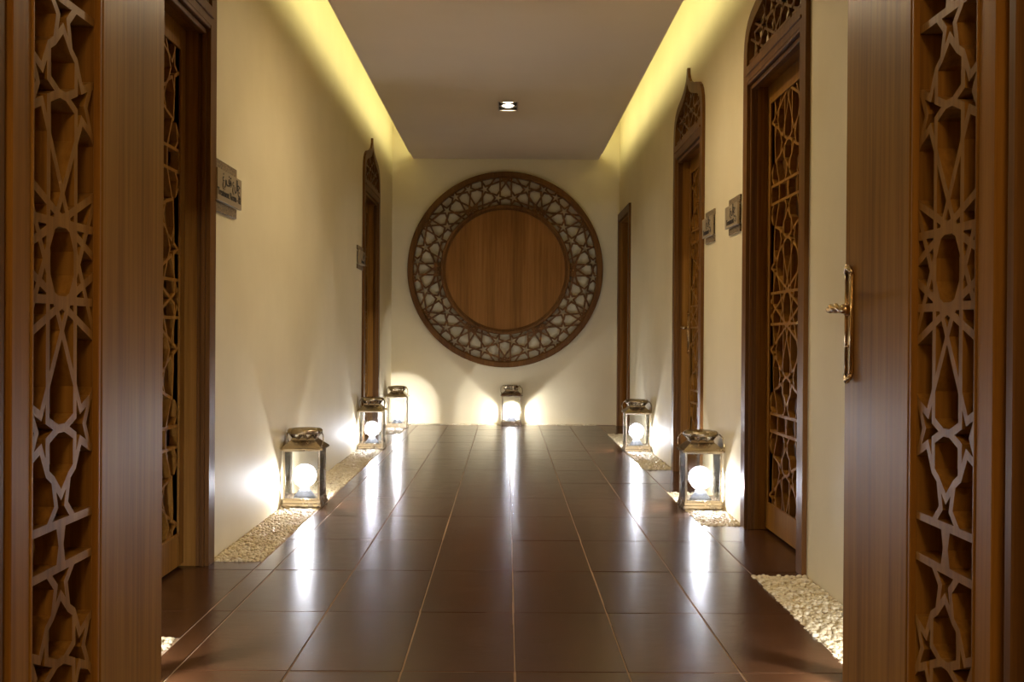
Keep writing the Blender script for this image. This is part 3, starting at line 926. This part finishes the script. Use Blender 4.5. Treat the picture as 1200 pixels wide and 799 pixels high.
# ------------------------------------------------------------------ door signs
def text_mesh(body, size, name='lettering', bold=True):
    cu = bpy.data.curves.new(name, 'FONT'); cu.body = body; cu.size = size; cu.extrude = 0.0008; cu.offset = 0.0006 if bold else 0
    cu.align_x = 'CENTER'; cu.align_y = 'CENTER'
    o = bpy.data.objects.new(name, cu); me = bpy.data.meshes.new_from_object(o)
    bpy.data.objects.remove(o); bpy.data.curves.remove(cu)
    for v in me.vertices:
        x, y, z = v.co; v.co = (x, -z, y)
    me.materials.clear(); return me
def sign(side, Yc, w, zb, zt, ext, words, label, tx):
    """ext: side (+1/-1 local x) the face plate overhangs the patterned back plate"""
    sgn = 1 if side == 'right' else -1
    t = empty('door_sign', (XR if sgn > 0 else XL, Yc, (zb+zt)/2), -PI/2 if sgn > 0 else PI/2)
    tag(t, label, 'sign', 'door signs')
    H = zt-zb; b = H*.19
    obj('patterned_band', boxes((-w/2, w/2, -.010, 0, H/2-b, H/2), bev=.0008), M_BAND, t)
    obj('patterned_band', boxes((-w/2, w/2, -.010, 0, -H/2, -H/2+b), bev=.0008), M_BAND, t)
    a, c = (-w/2, w/2+.035) if ext > 0 else (-w/2-.035, w/2)
    obj('face_plate', boxes((a, c, -.022, -.0105, -H/2+b+.001, H/2-b-.001), bev=.001), M_PLATE, t)
    obj('mounting_block', boxes((-w*.4, w*.4, -.0104, 0, -H*.25, H*.25)), M_BAND, t)
    m1 = text_mesh(words[0], .060); link_mesh('lettering', m1, M_BLACK, t, (tx+.03, -.0225, .028))
    m2 = text_mesh(words[1], .040); o = link_mesh('lettering', m2, M_BLACK, t, (tx, -.0225, -.028))
    return t
sign('left', 4.315, .34, 1.376, 1.583, 1, ('غرفة علاج', 'Treatment Room - 02'), 'bronze door sign beside the nearest left arched door', .01)
sign('right', 5.20, .25, 1.40, 1.578, -1, ('علاج', 'Treatment - 3'), 'bronze door sign just beyond the nearest right arched door', -.01)
sign('right', 5.83, .24, 1.41, 1.585, -1, ('علاج', 'Treatment - 4'), 'bronze door sign just before the second right arched door', -.01)
sign('left', 8.28, .30, 1.40, 1.58, 1, ('علاج', 'Treatment - 5'), 'small bronze door sign before the far left arched door', .07)

# ------------------------------------------------------------------ twin downlight in the ceiling
def downlight(y, label, lamp):
    dl = empty('ceiling_downlight', (DLX, y, ZC)); tag(dl, label, 'downlight')
    objs('trim_bar', M_STEEL, dl, (-.078, -.070, -.161, .161, -.004, -.0002), (.070, .078, -.161, .161, -.004, -.0002), (-.0698, .0698, -.161, -.153, -.004, -.0002), (-.0698, .0698, .153, .161, -.004, -.0002))
    objs('housing_side', M_DARKBOX, dl, (-.0715, -.068, -.1545, .1545, .002, .11), (.068, .0715, -.1545, .1545, .002, .11), (-.068, .068, -.1545, -.151, .002, .11), (-.068, .068, .151, .1545, .002, .11), (-.0715, .0715, -.1545, .1545, .11, .115))
    for s in (-1, 1):
        bm = bmesh.new(); lathe(bm, [(.050, .075), (.062, .014), (.066, .014), (.066, .020), (.054, .082), (0.0, .082), (0, .078), (.05, .075)], 28)
        obj('reflector', bm, M_STEEL, dl, (0, s*.076, 0), smooth=True)
        bm = bmesh.new(); lathe(bm, [(0, .010), (.030, .011), (.042, .016), (.046, .025), (.040, .07), (0, .07)], 28)
        obj('lamp', bm, lamp, dl, (0, s*.076, 0), smooth=True)
downlight(DLY, 'recessed twin-lamp downlight in the hung ceiling before the round ornament', M_DOWN)
downlight(5.17, 'added fill light shaped like the twin-lamp downlight, out of view above the nearest pair of lanterns', M_DOWN_FILL)  # second fitting out of view, added to raise the corridor's general light
# unseen fill light added behind the camera to warm the near woodwork
fo = empty('foyer_fill_light', (0, -0.9, ZT)); tag(fo, 'warm square fill light added in the unseen foyer behind the camera', 'fill light')
obj('frame', boxes((-.32, .32, -.32, .32, -.03, 0)), M_STEEL, fo)
obj('diffuser', boxes((-.30, .30, -.30, .30, -.045, -.0301)), M_FOYER_FILL, fo)
